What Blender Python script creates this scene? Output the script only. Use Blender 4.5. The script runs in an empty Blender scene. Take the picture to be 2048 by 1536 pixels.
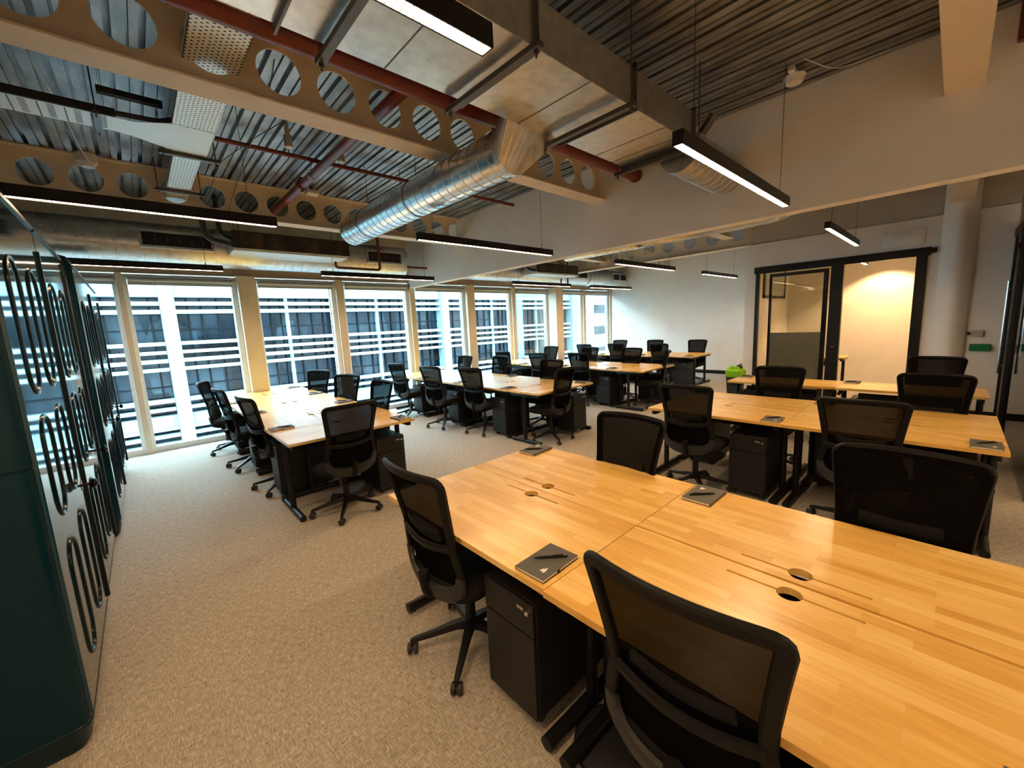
import bpy, bmesh, math, random
from mathutils import Vector, Matrix
from mathutils.geometry import delaunay_2d_cdt
random.seed(7)
S = bpy.context.scene
C = S.collection
PI = math.pi
# ------------------------------------------------------------------ camera
YAW, PITCH, ROLL, FPX, CAMH = 0.739915153, 0.145532478, -0.0473143437, 806.949815, 1.65
fw = Vector((math.sin(YAW)*math.cos(PITCH), math.cos(YAW)*math.cos(PITCH), -math.sin(PITCH)))
rt = Vector((math.cos(YAW), -math.sin(YAW), 0)); up = rt.cross(fw)
r2 = rt*math.cos(ROLL)+up*math.sin(ROLL); u2 = -rt*math.sin(ROLL)+up*math.cos(ROLL)
cam = bpy.data.objects.new('camera', bpy.data.cameras.new('camera')); C.objects.link(cam)
cam.matrix_world = Matrix(((r2.x, u2.x, -fw.x, 0), (r2.y, u2.y, -fw.y, 0), (r2.z, u2.z, -fw.z, CAMH), (0, 0, 0, 1)))
cam.data.sensor_width = 36; cam.data.lens = FPX/2048*36; cam.data.clip_start = .03; cam.data.clip_end = 300
S.camera = cam
# ------------------------------------------------------------------ exposure and sky
S.view_settings.view_transform = 'Standard'; S.view_settings.look = 'None'
S.view_settings.gamma = 1; S.view_settings.use_curve_mapping = False
S.view_settings.exposure = 2.5
SKY = 6.6
LAMP = 36.0
w = bpy.data.worlds.new('sky'); S.world = w; w.use_nodes = True
bg = w.node_tree.nodes['Background']; bg.inputs[0].default_value = (0.58, 0.84, 1.0, 1); bg.inputs[1].default_value = SKY
S.cycles.use_denoising = True
S.cycles.max_bounces = 10; S.cycles.diffuse_bounces = 5; S.cycles.glossy_bounces = 5; S.cycles.transparent_max_bounces = 24
S.cycles.caustics_reflective = False; S.cycles.caustics_refractive = False; S.cycles.sample_clamp_indirect = 6

# ------------------------------------------------------------------ materials
def mat(name, col, rough=.5, metal=0, **k):
    m = bpy.data.materials.new(name); m.use_nodes = True
    b = m.node_tree.nodes['Principled BSDF']
    b.inputs['Base Color'].default_value = (*col, 1); b.inputs['Roughness'].default_value = rough; b.inputs['Metallic'].default_value = metal
    for kk, v in k.items(): b.inputs[kk.replace('_', ' ')].default_value = v
    return m
def nd(m, t, **k):
    n = m.node_tree.nodes.new(t)
    for a, v in k.items(): setattr(n, a, v)
    return n
def lk(m, a, b): m.node_tree.links.new(a, b)
def noisy(m, c1, c2, scale=(1, 1, 1), s=5, detail=4, bump=0, rough=None, ramp=(.35, .65), dist=.002):
    b = m.node_tree.nodes['Principled BSDF']
    tc = nd(m, 'ShaderNodeTexCoord'); mp = nd(m, 'ShaderNodeMapping'); mp.inputs['Scale'].default_value = scale
    no = nd(m, 'ShaderNodeTexNoise'); no.inputs['Scale'].default_value = s; no.inputs['Detail'].default_value = detail
    cr = nd(m, 'ShaderNodeValToRGB'); cr.color_ramp.elements[0].position = ramp[0]; cr.color_ramp.elements[1].position = ramp[1]
    cr.color_ramp.elements[0].color = (*c1, 1); cr.color_ramp.elements[1].color = (*c2, 1)
    lk(m, tc.outputs['Object'], mp.inputs[0]); lk(m, mp.outputs[0], no.inputs[0]); lk(m, no.outputs[0], cr.inputs[0]); lk(m, cr.outputs[0], b.inputs['Base Color'])
    if bump:
        bp = nd(m, 'ShaderNodeBump'); bp.inputs['Strength'].default_value = bump; bp.inputs['Distance'].default_value = dist
        lk(m, no.outputs[0], bp.inputs['Height']); lk(m, bp.outputs[0], b.inputs['Normal'])
    if rough:
        mr = nd(m, 'ShaderNodeMapRange'); mr.inputs[3].default_value = rough[0]; mr.inputs[4].default_value = rough[1]
        lk(m, no.outputs[0], mr.inputs[0]); lk(m, mr.outputs[0], b.inputs['Roughness'])
    return m
M = {}
M['wall'] = noisy(mat('white_paint', (.78, .75, .71), .75), (.83, .80, .76), (.87, .84, .80), s=3, bump=.05)
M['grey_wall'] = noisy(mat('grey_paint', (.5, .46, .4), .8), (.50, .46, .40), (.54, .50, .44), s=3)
M['cream'] = noisy(mat('cream_steel_paint', (.74, .64, .50), .55), (.71, .61, .47), (.76, .66, .52), s=6, bump=.05)
M['red'] = noisy(mat('red_pipe_paint', (.16, .018, .010), .4), (.14, .016, .009), (.18, .022, .012), s=8)
M['galv'] = noisy(mat('galvanised_deck', (.42, .43, .43), .45, .8), (.20, .205, .21), (.44, .455, .46), scale=(1, .35, 1), s=9, detail=6, rough=(.35, .6), ramp=(.3, .7))
M['duct'] = noisy(mat('duct_sheet_steel', (.60, .60, .58), .3, .95), (.55, .55, .54), (.68, .68, .66), s=14, detail=5, rough=(.22, .40))
M['spiral'] = noisy(mat('spiral_duct_steel', (.62, .63, .63), .25, 1), (.55, .56, .57), (.70, .71, .71), s=10, detail=5, rough=(.16, .32))
M['tray'] = mat('white_zinc_tray', (.72, .76, .76), .45, .3)
M['zinc'] = mat('zinc_bar', (.12, .11, .10), .42, .8)
M['black'] = mat('black_powder_coat', (.006, .006, .0065), .42, 0, Specular_IOR_Level=.3)
M['blackplastic'] = noisy(mat('black_plastic', (.005, .005, .005), .5, 0, Specular_IOR_Level=.18), (.004, .004, .004), (.006, .006, .006), s=40, bump=.1, dist=.0004)
M['greyplastic'] = mat('dark_grey_plastic', (.022, .023, .026), .42, 0, Specular_IOR_Level=.35)
M['fabric'] = noisy(mat('black_seat_fabric', (.008, .008, .008), .9, 0, Specular_IOR_Level=.2), (.005, .005, .005), (.010, .010, .010), s=220, bump=.3, dist=.0006)
M['ped'] = noisy(mat('black_pedestal_steel', (.009, .0095, .011), .48, 0, Specular_IOR_Level=.35), (.008, .0085, .0095), (.010, .0105, .012), s=90, bump=.12, dist=.0004)
M['chrome'] = mat('chrome', (.7, .7, .7), .15, 1)
M['rubber'] = mat('castor_rubber', (.02, .02, .02), .55)
M['cover'] = noisy(mat('grey_notebook_cover', (.075, .07, .065), .6), (.07, .066, .06), (.085, .08, .072), s=60, bump=.08, dist=.0004)
M['paper'] = mat('paper_edge', (.75, .68, .55), .8)
M['white'] = mat('white_plastic', (.75, .74, .72), .4)
M['whitemetal'] = mat('white_window_frame', (.78, .80, .80), .35)
M['blind'] = mat('grey_blind_fabric', (.42, .41, .38), .8)
M['darkgap'] = mat('dark_grille', (.01, .01, .01), .7)
M['mesh_filter'] = noisy(mat('coil_filter', (.03, .02, .015), .8), (.012, .01, .008), (.06, .042, .028), scale=(2, 1, 1), s=4)
M['green'] = mat('lime_plastic', (.22, .55, .01), .25)
M['darkgreen'] = mat('green_call_point', (.0, .16, .05), .35)
M['teal'] = mat('teal_gloss_enamel', (.0012, .034, .058), .07, 0, Coat_Weight=.15, Coat_Roughness=.03)
M['teal_body'] = mat('teal_satin_enamel', (.0006, .019, .032), .28, 0, Specular_IOR_Level=.22)
M['trim'] = mat('dark_teal_bead', (.001, .008, .012), .22, 0, Specular_IOR_Level=.3)
M['bronze'] = mat('dark_bronze', (.03, .024, .018), .2, .8)
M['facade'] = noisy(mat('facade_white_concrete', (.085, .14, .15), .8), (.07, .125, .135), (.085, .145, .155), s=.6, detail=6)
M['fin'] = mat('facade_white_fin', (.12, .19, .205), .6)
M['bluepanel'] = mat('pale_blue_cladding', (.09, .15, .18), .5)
M['facade_frame'] = mat('facade_dark_frame', (.004, .005, .006), .8, 0, Specular_IOR_Level=.02)
M['street'] = mat('street_asphalt', (.08, .08, .085), .9)
# facade glazing: dark glass with curtains and frames behind it
def facade_glass():
    m = mat('facade_dark_glazing', (.03, .06, .09), .12, 0, Specular_IOR_Level=.05)
    b = m.node_tree.nodes['Principled BSDF']
    tc = nd(m, 'ShaderNodeTexCoord'); mp = nd(m, 'ShaderNodeMapping'); mp.inputs['Scale'].default_value = (1.0, 1, .30)
    mp.inputs['Rotation'].default_value = (0, 0, 0)
    vo = nd(m, 'ShaderNodeTexVoronoi'); vo.distance = 'CHEBYCHEV'; vo.inputs['Scale'].default_value = .9
    no = nd(m, 'ShaderNodeTexNoise'); no.inputs['Scale'].default_value = 1.3; no.inputs['Detail'].default_value = 5
    cr = nd(m, 'ShaderNodeValToRGB'); e = cr.color_ramp.elements
    e[0].position = .30; e[0].color = (.0005, .001, .0018, 1); e[1].position = .8; e[1].color = (.011, .019, .024, 1)
    n = e.new(.5); n.color = (.0018, .0042, .0068, 1)
    mx = nd(m, 'ShaderNodeMath', operation='MULTIPLY_ADD'); mx.inputs[1].default_value = .45; 
    sp = nd(m, 'ShaderNodeSeparateColor')
    lk(m, tc.outputs['Object'], mp.inputs[0]); lk(m, mp.outputs[0], vo.inputs[0]); lk(m, mp.outputs[0], no.inputs[0])
    lk(m, vo.outputs['Color'], sp.inputs[0]); lk(m, sp.outputs[0], mx.inputs[0])
    m2 = nd(m, 'ShaderNodeMath', operation='MULTIPLY'); m2.inputs[1].default_value = .6
    lk(m, no.outputs[0], m2.inputs[0]); lk(m, m2.outputs[0], mx.inputs[2]); lk(m, mx.outputs[0], cr.inputs[0]); lk(m, cr.outputs[0], b.inputs['Base Color'])
    return m
M['facade_glass'] = facade_glass()
def clear_glass(name, tint, gloss=1.0):
    m = bpy.data.materials.new(name); m.use_nodes = True; nt = m.node_tree; nt.nodes.clear()
    o = nd(m, 'ShaderNodeOutputMaterial'); t = nd(m, 'ShaderNodeBsdfTransparent'); t.inputs[0].default_value = (*tint, 1)
    g = nd(m, 'ShaderNodeBsdfGlossy'); g.inputs['Roughness'].default_value = .01
    f = nd(m, 'ShaderNodeFresnel'); f.inputs[0].default_value = 1.45
    mu = nd(m, 'ShaderNodeMath', operation='MULTIPLY'); mu.inputs[1].default_value = gloss
    x = nd(m, 'ShaderNodeMixShader'); lk(m, f.outputs[0], mu.inputs[0]); lk(m, mu.outputs[0], x.inputs[0]); lk(m, t.outputs[0], x.inputs[1]); lk(m, g.outputs[0], x.inputs[2]); lk(m, x.outputs[0], o.inputs[0])
    return m
M['glass'] = clear_glass('window_glass', (.93, .97, .97), .6)
M['doorglass'] = clear_glass('door_glass', (.91, .92, .90), 1.0)
def frosted():
    m = bpy.data.materials.new('frosted_film'); m.use_nodes = True; nt = m.node_tree; nt.nodes.clear()
    o = nd(m, 'ShaderNodeOutputMaterial'); t = nd(m, 'ShaderNodeBsdfTranslucent'); t.inputs[0].default_value = (.60, .62, .56, 1)
    d = nd(m, 'ShaderNodeBsdfDiffuse'); d.inputs[0].default_value = (.46, .48, .44, 1)
    x = nd(m, 'ShaderNodeMixShader'); x.inputs[0].default_value = .45; lk(m, t.outputs[0], x.inputs[1]); lk(m, d.outputs[0], x.inputs[2])
    tr = nd(m, 'ShaderNodeBsdfTransparent'); y = nd(m, 'ShaderNodeMixShader'); y.inputs[0].default_value = .12
    lk(m, x.outputs[0], y.inputs[1]); lk(m, tr.outputs[0], y.inputs[2]); lk(m, y.outputs[0], o.inputs[0])
    return m
M['frost'] = frosted()
def netting():
    m = bpy.data.materials.new('chair_back_netting'); m.use_nodes = True; nt = m.node_tree; nt.nodes.clear()
    o = nd(m, 'ShaderNodeOutputMaterial'); t = nd(m, 'ShaderNodeBsdfTransparent')
    d = nd(m, 'ShaderNodeBsdfDiffuse'); d.inputs[0].default_value = (.005, .0048, .0048, 1)
    x = nd(m, 'ShaderNodeMixShader'); x.inputs[0].default_value = .972; lk(m, t.outputs[0], x.inputs[1]); lk(m, d.outputs[0], x.inputs[2]); lk(m, x.outputs[0], o.inputs[0])
    return m
M['net'] = netting()
def perforated(name, sx, sy, col):
    # zinc sheet with rows of round and slotted holes, cut in the sheet itself
    m = mat(name, col, .42, .35); nt = m.node_tree; b = nt.nodes['Principled BSDF']; out = nt.nodes['Material Output']
    tc = nd(m, 'ShaderNodeTexCoord'); mp = nd(m, 'ShaderNodeMapping'); mp.inputs['Scale'].default_value = (sx, sy, 1); mp.inputs['Rotation'].default_value = (0, 0, .78)
    vo = nd(m, 'ShaderNodeTexVoronoi'); vo.inputs['Randomness'].default_value = .12; vo.inputs['Scale'].default_value = 1; vo.voronoi_dimensions = '2D'
    lt = nd(m, 'ShaderNodeMath', operation='LESS_THAN'); lt.inputs[1].default_value = .21
    lk(m, tc.outputs['Object'], mp.inputs[0]); lk(m, mp.outputs[0], vo.inputs[0]); lk(m, vo.outputs['Distance'], lt.inputs[0])
    t = nd(m, 'ShaderNodeBsdfDiffuse'); t.inputs[0].default_value = (.012, .012, .014, 1)
    x = nd(m, 'ShaderNodeMixShader'); lk(m, lt.outputs[0], x.inputs[0]); lk(m, b.outputs[0], x.inputs[1]); lk(m, t.outputs[0], x.inputs[2]); lk(m, x.outputs[0], out.inputs[0])
    return m
M['perf'] = perforated('perforated_zinc', 30, 42, (.74, .78, .78))
def carpet():
    m = mat('beige_grey_woven_carpet', (.3, .26, .21), .95); b = m.node_tree.nodes['Principled BSDF']
    tc = nd(m, 'ShaderNodeTexCoord')
    outs = []
    for sc in ((240, 26, 1), (26, 240, 1)):
        mp = nd(m, 'ShaderNodeMapping'); mp.inputs['Scale'].default_value = sc
        no = nd(m, 'ShaderNodeTexNoise'); no.inputs['Scale'].default_value = 1; no.inputs['Detail'].default_value = 2
        lk(m, tc.outputs['Object'], mp.inputs[0]); lk(m, mp.outputs[0], no.inputs[0]); outs.append(no.outputs[0])
    mx = nd(m, 'ShaderNodeMath', operation='MAXIMUM'); lk(m, outs[0], mx.inputs[0]); lk(m, outs[1], mx.inputs[1])
    n3 = nd(m, 'ShaderNodeTexNoise'); n3.inputs['Scale'].default_value = 420; lk(m, tc.outputs['Object'], n3.inputs[0])
    ad = nd(m, 'ShaderNodeMath', operation='MULTIPLY_ADD'); ad.inputs[1].default_value = .25; lk(m, n3.outputs[0], ad.inputs[0]); lk(m, mx.outputs[0], ad.inputs[2])
    cr = nd(m, 'ShaderNodeValToRGB'); e = cr.color_ramp.elements
    e[0].position = .52; e[0].color = (.19, .168, .14, 1); e[1].position = .82; e[1].color = (.52, .465, .39, 1)
    lk(m, ad.outputs[0], cr.inputs[0]); lk(m, cr.outputs[0], b.inputs['Base Color'])
    bp = nd(m, 'ShaderNodeBump'); bp.inputs['Strength'].default_value = .5; bp.inputs['Distance'].default_value = .003
    lk(m, ad.outputs[0], bp.inputs['Height']); lk(m, bp.outputs[0], b.inputs['Normal'])
    return m
M['carpet'] = carpet()
def wood():
    # finger-jointed staves running along local x; staves differ in tone, with fine grain
    m = mat('rubberwood_butcher_block', (.6, .4, .2), .30, 0, Coat_Weight=.25, Coat_Roughness=.25); b = m.node_tree.nodes['Principled BSDF']
    tc = nd(m, 'ShaderNodeTexCoord'); oi = nd(m, 'ShaderNodeObjectInfo')
    va = nd(m, 'ShaderNodeVectorMath', operation='MULTIPLY_ADD'); va.inputs[1].default_value = (1, 1, 1)
    cx = nd(m, 'ShaderNodeCombineXYZ'); mu = nd(m, 'ShaderNodeMath', operation='MULTIPLY'); mu.inputs[1].default_value = 7.3
    lk(m, oi.outputs['Random'], mu.inputs[0]); lk(m, mu.outputs[0], cx.inputs[0]); lk(m, mu.outputs[0], cx.inputs[1])
    lk(m, tc.outputs['Object'], va.inputs[0]); lk(m, cx.outputs[0], va.inputs[2])
    br = nd(m, 'ShaderNodeTexBrick'); br.offset = .37; br.offset_frequency = 2; br.squash = 1
    br.inputs['Scale'].default_value = 1; br.inputs['Mortar Size'].default_value = 0.0006; br.inputs['Mortar Smooth'].default_value = .3
    br.inputs['Brick Width'].default_value = .31; br.inputs['Row Height'].default_value = .043; br.inputs['Bias'].default_value = 0
    br.inputs['Color1'].default_value = (0, 0, 0, 1); br.inputs['Color2'].default_value = (1, 1, 1, 1); br.inputs['Mortar'].default_value = (.35, .35, .35, 1)
    lk(m, va.outputs[0], br.inputs[0])
    mp = nd(m, 'ShaderNodeMapping'); mp.inputs['Scale'].default_value = (6, 70, 6); lk(m, va.outputs[0], mp.inputs[0])
    no = nd(m, 'ShaderNodeTexNoise'); no.inputs['Scale'].default_value = 1; no.inputs['Detail'].default_value = 5; no.inputs['Distortion'].default_value = .6
    lk(m, mp.outputs[0], no.inputs[0])
    mp2 = nd(m, 'ShaderNodeMapping'); mp2.inputs['Scale'].default_value = (2.2, 9, 2); lk(m, va.outputs[0], mp2.inputs[0])
    n2 = nd(m, 'ShaderNodeTexNoise'); n2.inputs['Scale'].default_value = 1; n2.inputs['Detail'].default_value = 3; lk(m, mp2.outputs[0], n2.inputs[0])
    sp = nd(m, 'ShaderNodeSeparateColor'); lk(m, br.outputs['Color'], sp.inputs[0])
    a = nd(m, 'ShaderNodeMath', operation='MULTIPLY'); a.inputs[1].default_value = .34; lk(m, sp.outputs[0], a.inputs[0])
    c = nd(m, 'ShaderNodeMath', operation='MULTIPLY_ADD'); c.inputs[1].default_value = .45; lk(m, no.outputs[0], c.inputs[0]); lk(m, a.outputs[0], c.inputs[2])
    d = nd(m, 'ShaderNodeMath', operation='MULTIPLY_ADD'); d.inputs[1].default_value = .35; lk(m, n2.outputs[0], d.inputs[0]); lk(m, c.outputs[0], d.inputs[2])
    cr = nd(m, 'ShaderNodeValToRGB'); e = cr.color_ramp.elements
    e[0].position = .25; e[0].color = (.56, .285, .05, 1); e[1].position = .85; e[1].color = (.86, .61, .24, 1)
    n = e.new(.55); n.color = (.73, .445, .115, 1)
    lk(m, d.outputs[0], cr.inputs[0]); lk(m, cr.outputs[0], b.inputs['Base Color'])
    return m
M['wood'] = wood()
def emit(name, col, s, dots=False):
    m = bpy.data.materials.new(name); m.use_nodes = True; nt = m.node_tree; nt.nodes.clear()
    o = nd(m, 'ShaderNodeOutputMaterial'); e = nd(m, 'ShaderNodeEmission'); e.inputs[0].default_value = (*col, 1); e.inputs[1].default_value = s; lk(m, e.outputs[0], o.inputs[0])
    return m
M['led'] = emit('warm_led_strip', (1, .66, .36), LAMP)
M['spotlens'] = emit('warm_spot_lens', (1, .6, .25), 6)

# ------------------------------------------------------------------ mesh helpers
def B(): return bmesh.new()
def box(bm, x0, x1, y0, y1, z0, z1, bev=0, mtx=None):
    vs = [bm.verts.new((x, y, z)) for z in (z0, z1) for y in (y0, y1) for x in (x0, x1)]
    fs = [(0, 2, 3, 1), (4, 5, 7, 6), (0, 1, 5, 4), (2, 6, 7, 3), (0, 4, 6, 2), (1, 3, 7, 5)]
    F = [bm.faces.new([vs[i] for i in f]) for f in fs]
    if mtx is not None:
        for v in vs: v.co = mtx @ v.co
    if bev:
        es = list({e for f in F for e in f.edges})
        bmesh.ops.bevel(bm, geom=es, offset=bev, segments=2, affect='EDGES', profile=.5)
    return bm
def frame_of(d):
    d = d.normalized(); a = Vector((0, 0, 1)) if abs(d.z) < .9 else Vector((1, 0, 0))
    u = d.cross(a).normalized(); return u, d.cross(u).normalized()
def loft(bm, rings, cap=True, closed=True):
    R = [[bm.verts.new(p) for p in r] for r in rings]
    n = len(R[0])
    for a, b in zip(R, R[1:]):
        for i in range(n if closed else n-1):
            j = (i+1) % n
            bm.faces.new((a[i], a[j], b[j], b[i]))
    if cap and closed:
        bm.faces.new(R[0][::-1]); bm.faces.new(R[-1])
    return bm
def tube(bm, pts, r, seg=10, cap=True):
    pts = [Vector(p) for p in pts]; rings = []
    rr = r if isinstance(r, (list, tuple)) else [r]*len(pts)
    u = None
    for i, p in enumerate(pts):
        d = (pts[min(i+1, len(pts)-1)]-pts[max(i-1, 0)]).normalized()
        if u is None: u, v = frame_of(d)
        else:
            u = (u-d*u.dot(d)).normalized(); v = d.cross(u)
        rings.append([p+(u*math.cos(2*PI*k/seg)+v*math.sin(2*PI*k/seg))*rr[i] for k in range(seg)])
    return loft(bm, rings, cap)
def cyl(bm, p0, p1, r, seg=16): return tube(bm, [p0, p1], r, seg)
def bend(pts, rad=.06, n=5):
    pts = [Vector(p) for p in pts]; out = [pts[0]]
    for i in range(1, len(pts)-1):
        a = (pts[i-1]-pts[i]).normalized()*rad; b = (pts[i+1]-pts[i]).normalized()*rad
        for k in range(n+1):
            t = k/n; out.append(pts[i]+a*(1-t)**2+b*t**2)
    out.append(pts[-1]); return out
def slab(bm, outer, holes, z0, z1):
    vs = [Vector(p) for p in outer]; edges = []; n = len(outer)
    edges += [(i, (i+1) % n) for i in range(n)]
    rings = [(list(range(n)), False)]
    for h in holes:
        b = len(vs); vs += [Vector(p) for p in h]; k = len(h)
        edges += [(b+i, b+(i+1) % k) for i in range(k)]; rings.append(([b+i for i in range(k)], True))
    co, _, fs, *_ = delaunay_2d_cdt(vs, edges, [], 1, 1e-6)
    def inside(p, poly):
        c = False; j = len(poly)-1
        for i in range(len(poly)):
            a, b = poly[i], poly[j]
            if (a[1] > p[1]) != (b[1] > p[1]) and p[0] < (b[0]-a[0])*(p[1]-a[1])/(b[1]-a[1])+a[0]: c = not c
            j = i
        return c
    T = [bm.verts.new((p.x, p.y, z1)) for p in co]; Bv = [bm.verts.new((p.x, p.y, z0)) for p in co]
    for f in fs:
        cx = sum((co[i] for i in f), Vector((0, 0)))/len(f)
        if any(inside(cx, h) for h in holes) or not inside(cx, outer): continue
        bm.faces.new([T[i] for i in f]); bm.faces.new([Bv[i] for i in reversed(f)])
    for ring, hole in rings:
        k = len(ring)
        for i in range(k):
            a, b = ring[i], ring[(i+1) % k]
            try: bm.faces.new((Bv[a], Bv[b], T[b], T[a]))
            except ValueError: pass
    for v in list(bm.verts):
        if not v.link_faces: bm.verts.remove(v)
    return bm
def obj(name, bm, m, parent=None, smooth=False, loc=None, rot=None):
    bmesh.ops.recalc_face_normals(bm, faces=bm.faces)
    me = bpy.data.meshes.new(name); bm.to_mesh(me); bm.free()
    if smooth:
        for p in me.polygons: p.use_smooth = True
        if smooth != 'all':
            try: me.set_sharp_from_angle(angle=math.radians(35))
            except Exception: pass
    me.materials.append(m if not isinstance(m, str) else M[m])
    o = bpy.data.objects.new(name, me); C.objects.link(o)
    if parent: o.parent = parent
    if loc: o.location = loc
    if rot: o.rotation_euler = rot
    return o
def tag(o, label, cat, group=None):
    o['label'] = label; o['category'] = cat
    if group: o['group'] = group
    return o
def thing(name, label, cat, loc=(0, 0, 0), rz=0, group=None):
    o = bpy.data.objects.new(name, None); o.empty_display_size = .1; C.objects.link(o)
    o.location = loc; o.rotation_euler = (0, 0, rz); return tag(o, label, cat, group)
def struct(name, bm, m, smooth=False, parent=None):
    o = obj(name, bm, m, parent, smooth)
    if not parent: o['kind'] = 'structure'
    return o
def sempty(name, loc=(0, 0, 0)):
    o = bpy.data.objects.new(name, None); C.objects.link(o); o.location = loc; o['kind'] = 'structure'; return o
def dup(root, label=None, loc=None, rz=None, group=None, cat=None):
    def cp(o, par):
        c = o.copy(); C.objects.link(c); c.parent = par
        for ch in list(o.children): cp(ch, c)
        return c
    r = cp(root, None)
    if loc is not None: r.location = loc
    if rz is not None: r.rotation_euler = (0, 0, rz)
    if label: r['label'] = label
    if group: r['group'] = group
    return r

# ------------------------------------------------------------------ room shell
WY = 8.04; XL = -.95; XF = 12.0; YB = -2.6; CZ = 3.53; BX0, BX1 = 4.42, 4.57; BZ = 2.53; DX = 8.8
struct('floor', box(B(), XL, XF+.3, YB, WY+.12, -.12, 0), 'carpet')
def deck():
    bm = B(); per = .1563; x = XL; prof = []
    while x < XF+.3:
        prof += [(x, CZ), (x+.052, CZ), (x+.055, CZ+.018), (x+.065, CZ+.018), (x+.068, CZ), (x+.112, CZ), (x+.106, CZ+.052), (x+.1523, CZ+.052), (x+.1463, CZ)]
        x += per
    prof.append((x, CZ))
    a = [bm.verts.new((p[0], YB, p[1])) for p in prof]; b = [bm.verts.new((p[0], WY+.1, p[1])) for p in prof]
    for i in range(len(a)-1): bm.faces.new((a[i], a[i+1], b[i+1], b[i]))
    t = [bm.verts.new(q) for q in ((XL, YB, CZ+.2), (x, YB, CZ+.2), (x, WY+.1, CZ+.2), (XL, WY+.1, CZ+.2))]
    bm.faces.new(t)
    return bm
struct('ceiling', deck(), 'galv')
struct('wall_left', box(B(), XL-.1, XL, YB, WY+.1, 0, CZ+.1), 'wall')
struct('wall_back', box(B(), XL, XF+.3, YB-.1, YB, 0, CZ+.1), 'wall')
struct('wall_far', box(B(), XF, XF+.15, 2.65, WY+.1, 0, CZ+.1), 'wall')
struct('wall_service', box(B(), XF, XF+.15, YB, 2.65, 0, CZ+.1), 'wall')
struct('baseboard_far', box(B(), XF-.018, XF, 2.8, WY-.02, 0, .10, .004), 'black')
struct('wall_middle', box(B(), BX0, BX1, YB, WY-.03, BZ, CZ), 'wall')
struct('wall_front', box(B(), XL, XF+.15, WY, WY+.12, 2.64, CZ+.1), 'cream')
# meeting-room wall with its opening, boxed column and skirting
bm = B()
box(bm, DX, DX+.13, 2.60, 2.79, 0, 2.93); box(bm, DX, DX+.13, -.5, .34, 0, 2.93); box(bm, DX, DX+.13, .34, 2.60, 2.5, 2.93)
struct('wall_right', bm, 'wall')
struct('wall_partition', box(B(), DX+.13, XF, 2.66, 2.79, 0, 2.93), 'wall')
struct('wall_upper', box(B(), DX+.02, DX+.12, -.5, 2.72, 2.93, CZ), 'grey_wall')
struct('wall_meeting', box(B(), 11.3, 11.4, -.4, 2.66, 0, 2.93), 'wall')
struct('wall_meeting_side', box(B(), DX+.13, 11.3, -.5, -.4, 0, 2.93), 'wall')
struct('ceiling_meeting', box(B(), DX+.13, 11.4, -.5, 2.66, 2.80, 2.86), 'wall')
bm = B()
n = 14
ring = [(DX-.12+.0*math.cos(t), 0, 0) for t in (0,)]
pts = [(DX, .21), (DX-.05, .195)]+[(DX-.05-.10*math.sin(PI*k/n), .195-.32*k/n) for k in range(1, n)]+[(DX-.05, -.125), (DX, -.14)]
loft(bm, [[(x, y, z) for x, y in pts] for z in (0, CZ)])
struct('trim_1', bm, 'wall', True)
struct('baseboard_right', box(B(), DX-.015, DX, -.5, -.14, 0, .10, .003), 'black')

# ------------------------------------------------------------------ windows
mull = [(-1.55, -1.48), (-.11, -.04), (1.31, 1.56), (2.88, 3.01), (4.42, 4.53), (5.90, 6.13), (7.41, 7.53), (8.86, 9.16), (10.47, 10.58), (11.93, 12.0)]
deep = {2: .16, 5: .14, 7: .36}
k = 0
for i, (a, b) in enumerate(mull):
    if i == 0: continue
    k += 1
    struct('trim_%d' % (k+1), box(B(), a, b, WY-deep.get(i, .09), WY+.04, 0, 2.64, .004), 'cream')
for i in range(1, len(mull)-1):
    x0, x1 = mull[i][1], mull[i+1][0]
    bm = B(); fr = .045
    for q in ((x0, x0+fr, 0, 2.62), (x1-fr*1.6, x1, 0, 2.62)): box(bm, q[0], q[1], WY-.03, WY+.05, q[2], q[3], .003)
    box(bm, x0+fr, x1-fr*1.6, WY-.04, WY+.05, 0, .085, .003); box(bm, x0+fr, x1-fr*1.6, WY-.03, WY+.05, 2.575, 2.62, .003)
    if i > 1: box(bm, x1-fr*1.6-.04, x1-fr*1.6-.025, WY-.01, WY+.03, .085, 2.5)
    wdw = struct('window_%d' % i, bm, 'whitemetal')
    obj('window_pane', box(B(), x0+fr, x1-fr*1.6, WY+.012, WY+.02, .085, 2.575), 'glass', wdw)
    bm = B(); cyl(bm, (x0+.05, WY-.06, 2.545), (x1-.05, WY-.06, 2.545), .032, 14); box(bm, x0+.05, x1-.05, WY-.035, WY-.031, 2.47, 2.545)
    box(bm, x0+.02, x1-.02, WY-.10, WY-.03, 2.585, 2.605)
    obj('roller_blind', bm, 'blind', wdw, True)
# window left of the first post, behind the lockers
bm = B()
for q in ((XL, XL+.05, 0, 2.62), (-.155, -.11, 0, 2.62)): box(bm, q[0], q[1], WY-.03, WY+.05, q[2], q[3])
box(bm, XL+.05, -.155, WY-.04, WY+.05, 0, .085); box(bm, XL+.05, -.155, WY-.03, WY+.05, 2.575, 2.62)
wdw = struct('window_9', bm, 'whitemetal'); obj('window_pane', box(B(), XL+.05, -.155, WY+.012, WY+.02, .085, 2.575), 'glass', wdw)
bm = B(); cyl(bm, (XL+.03, WY-.06, 2.545), (-.13, WY-.06, 2.545), .032, 14); box(bm, XL+.03, -.13, WY-.035, WY-.031, 2.47, 2.545); obj('roller_blind', bm, 'blind', wdw, True)

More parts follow.
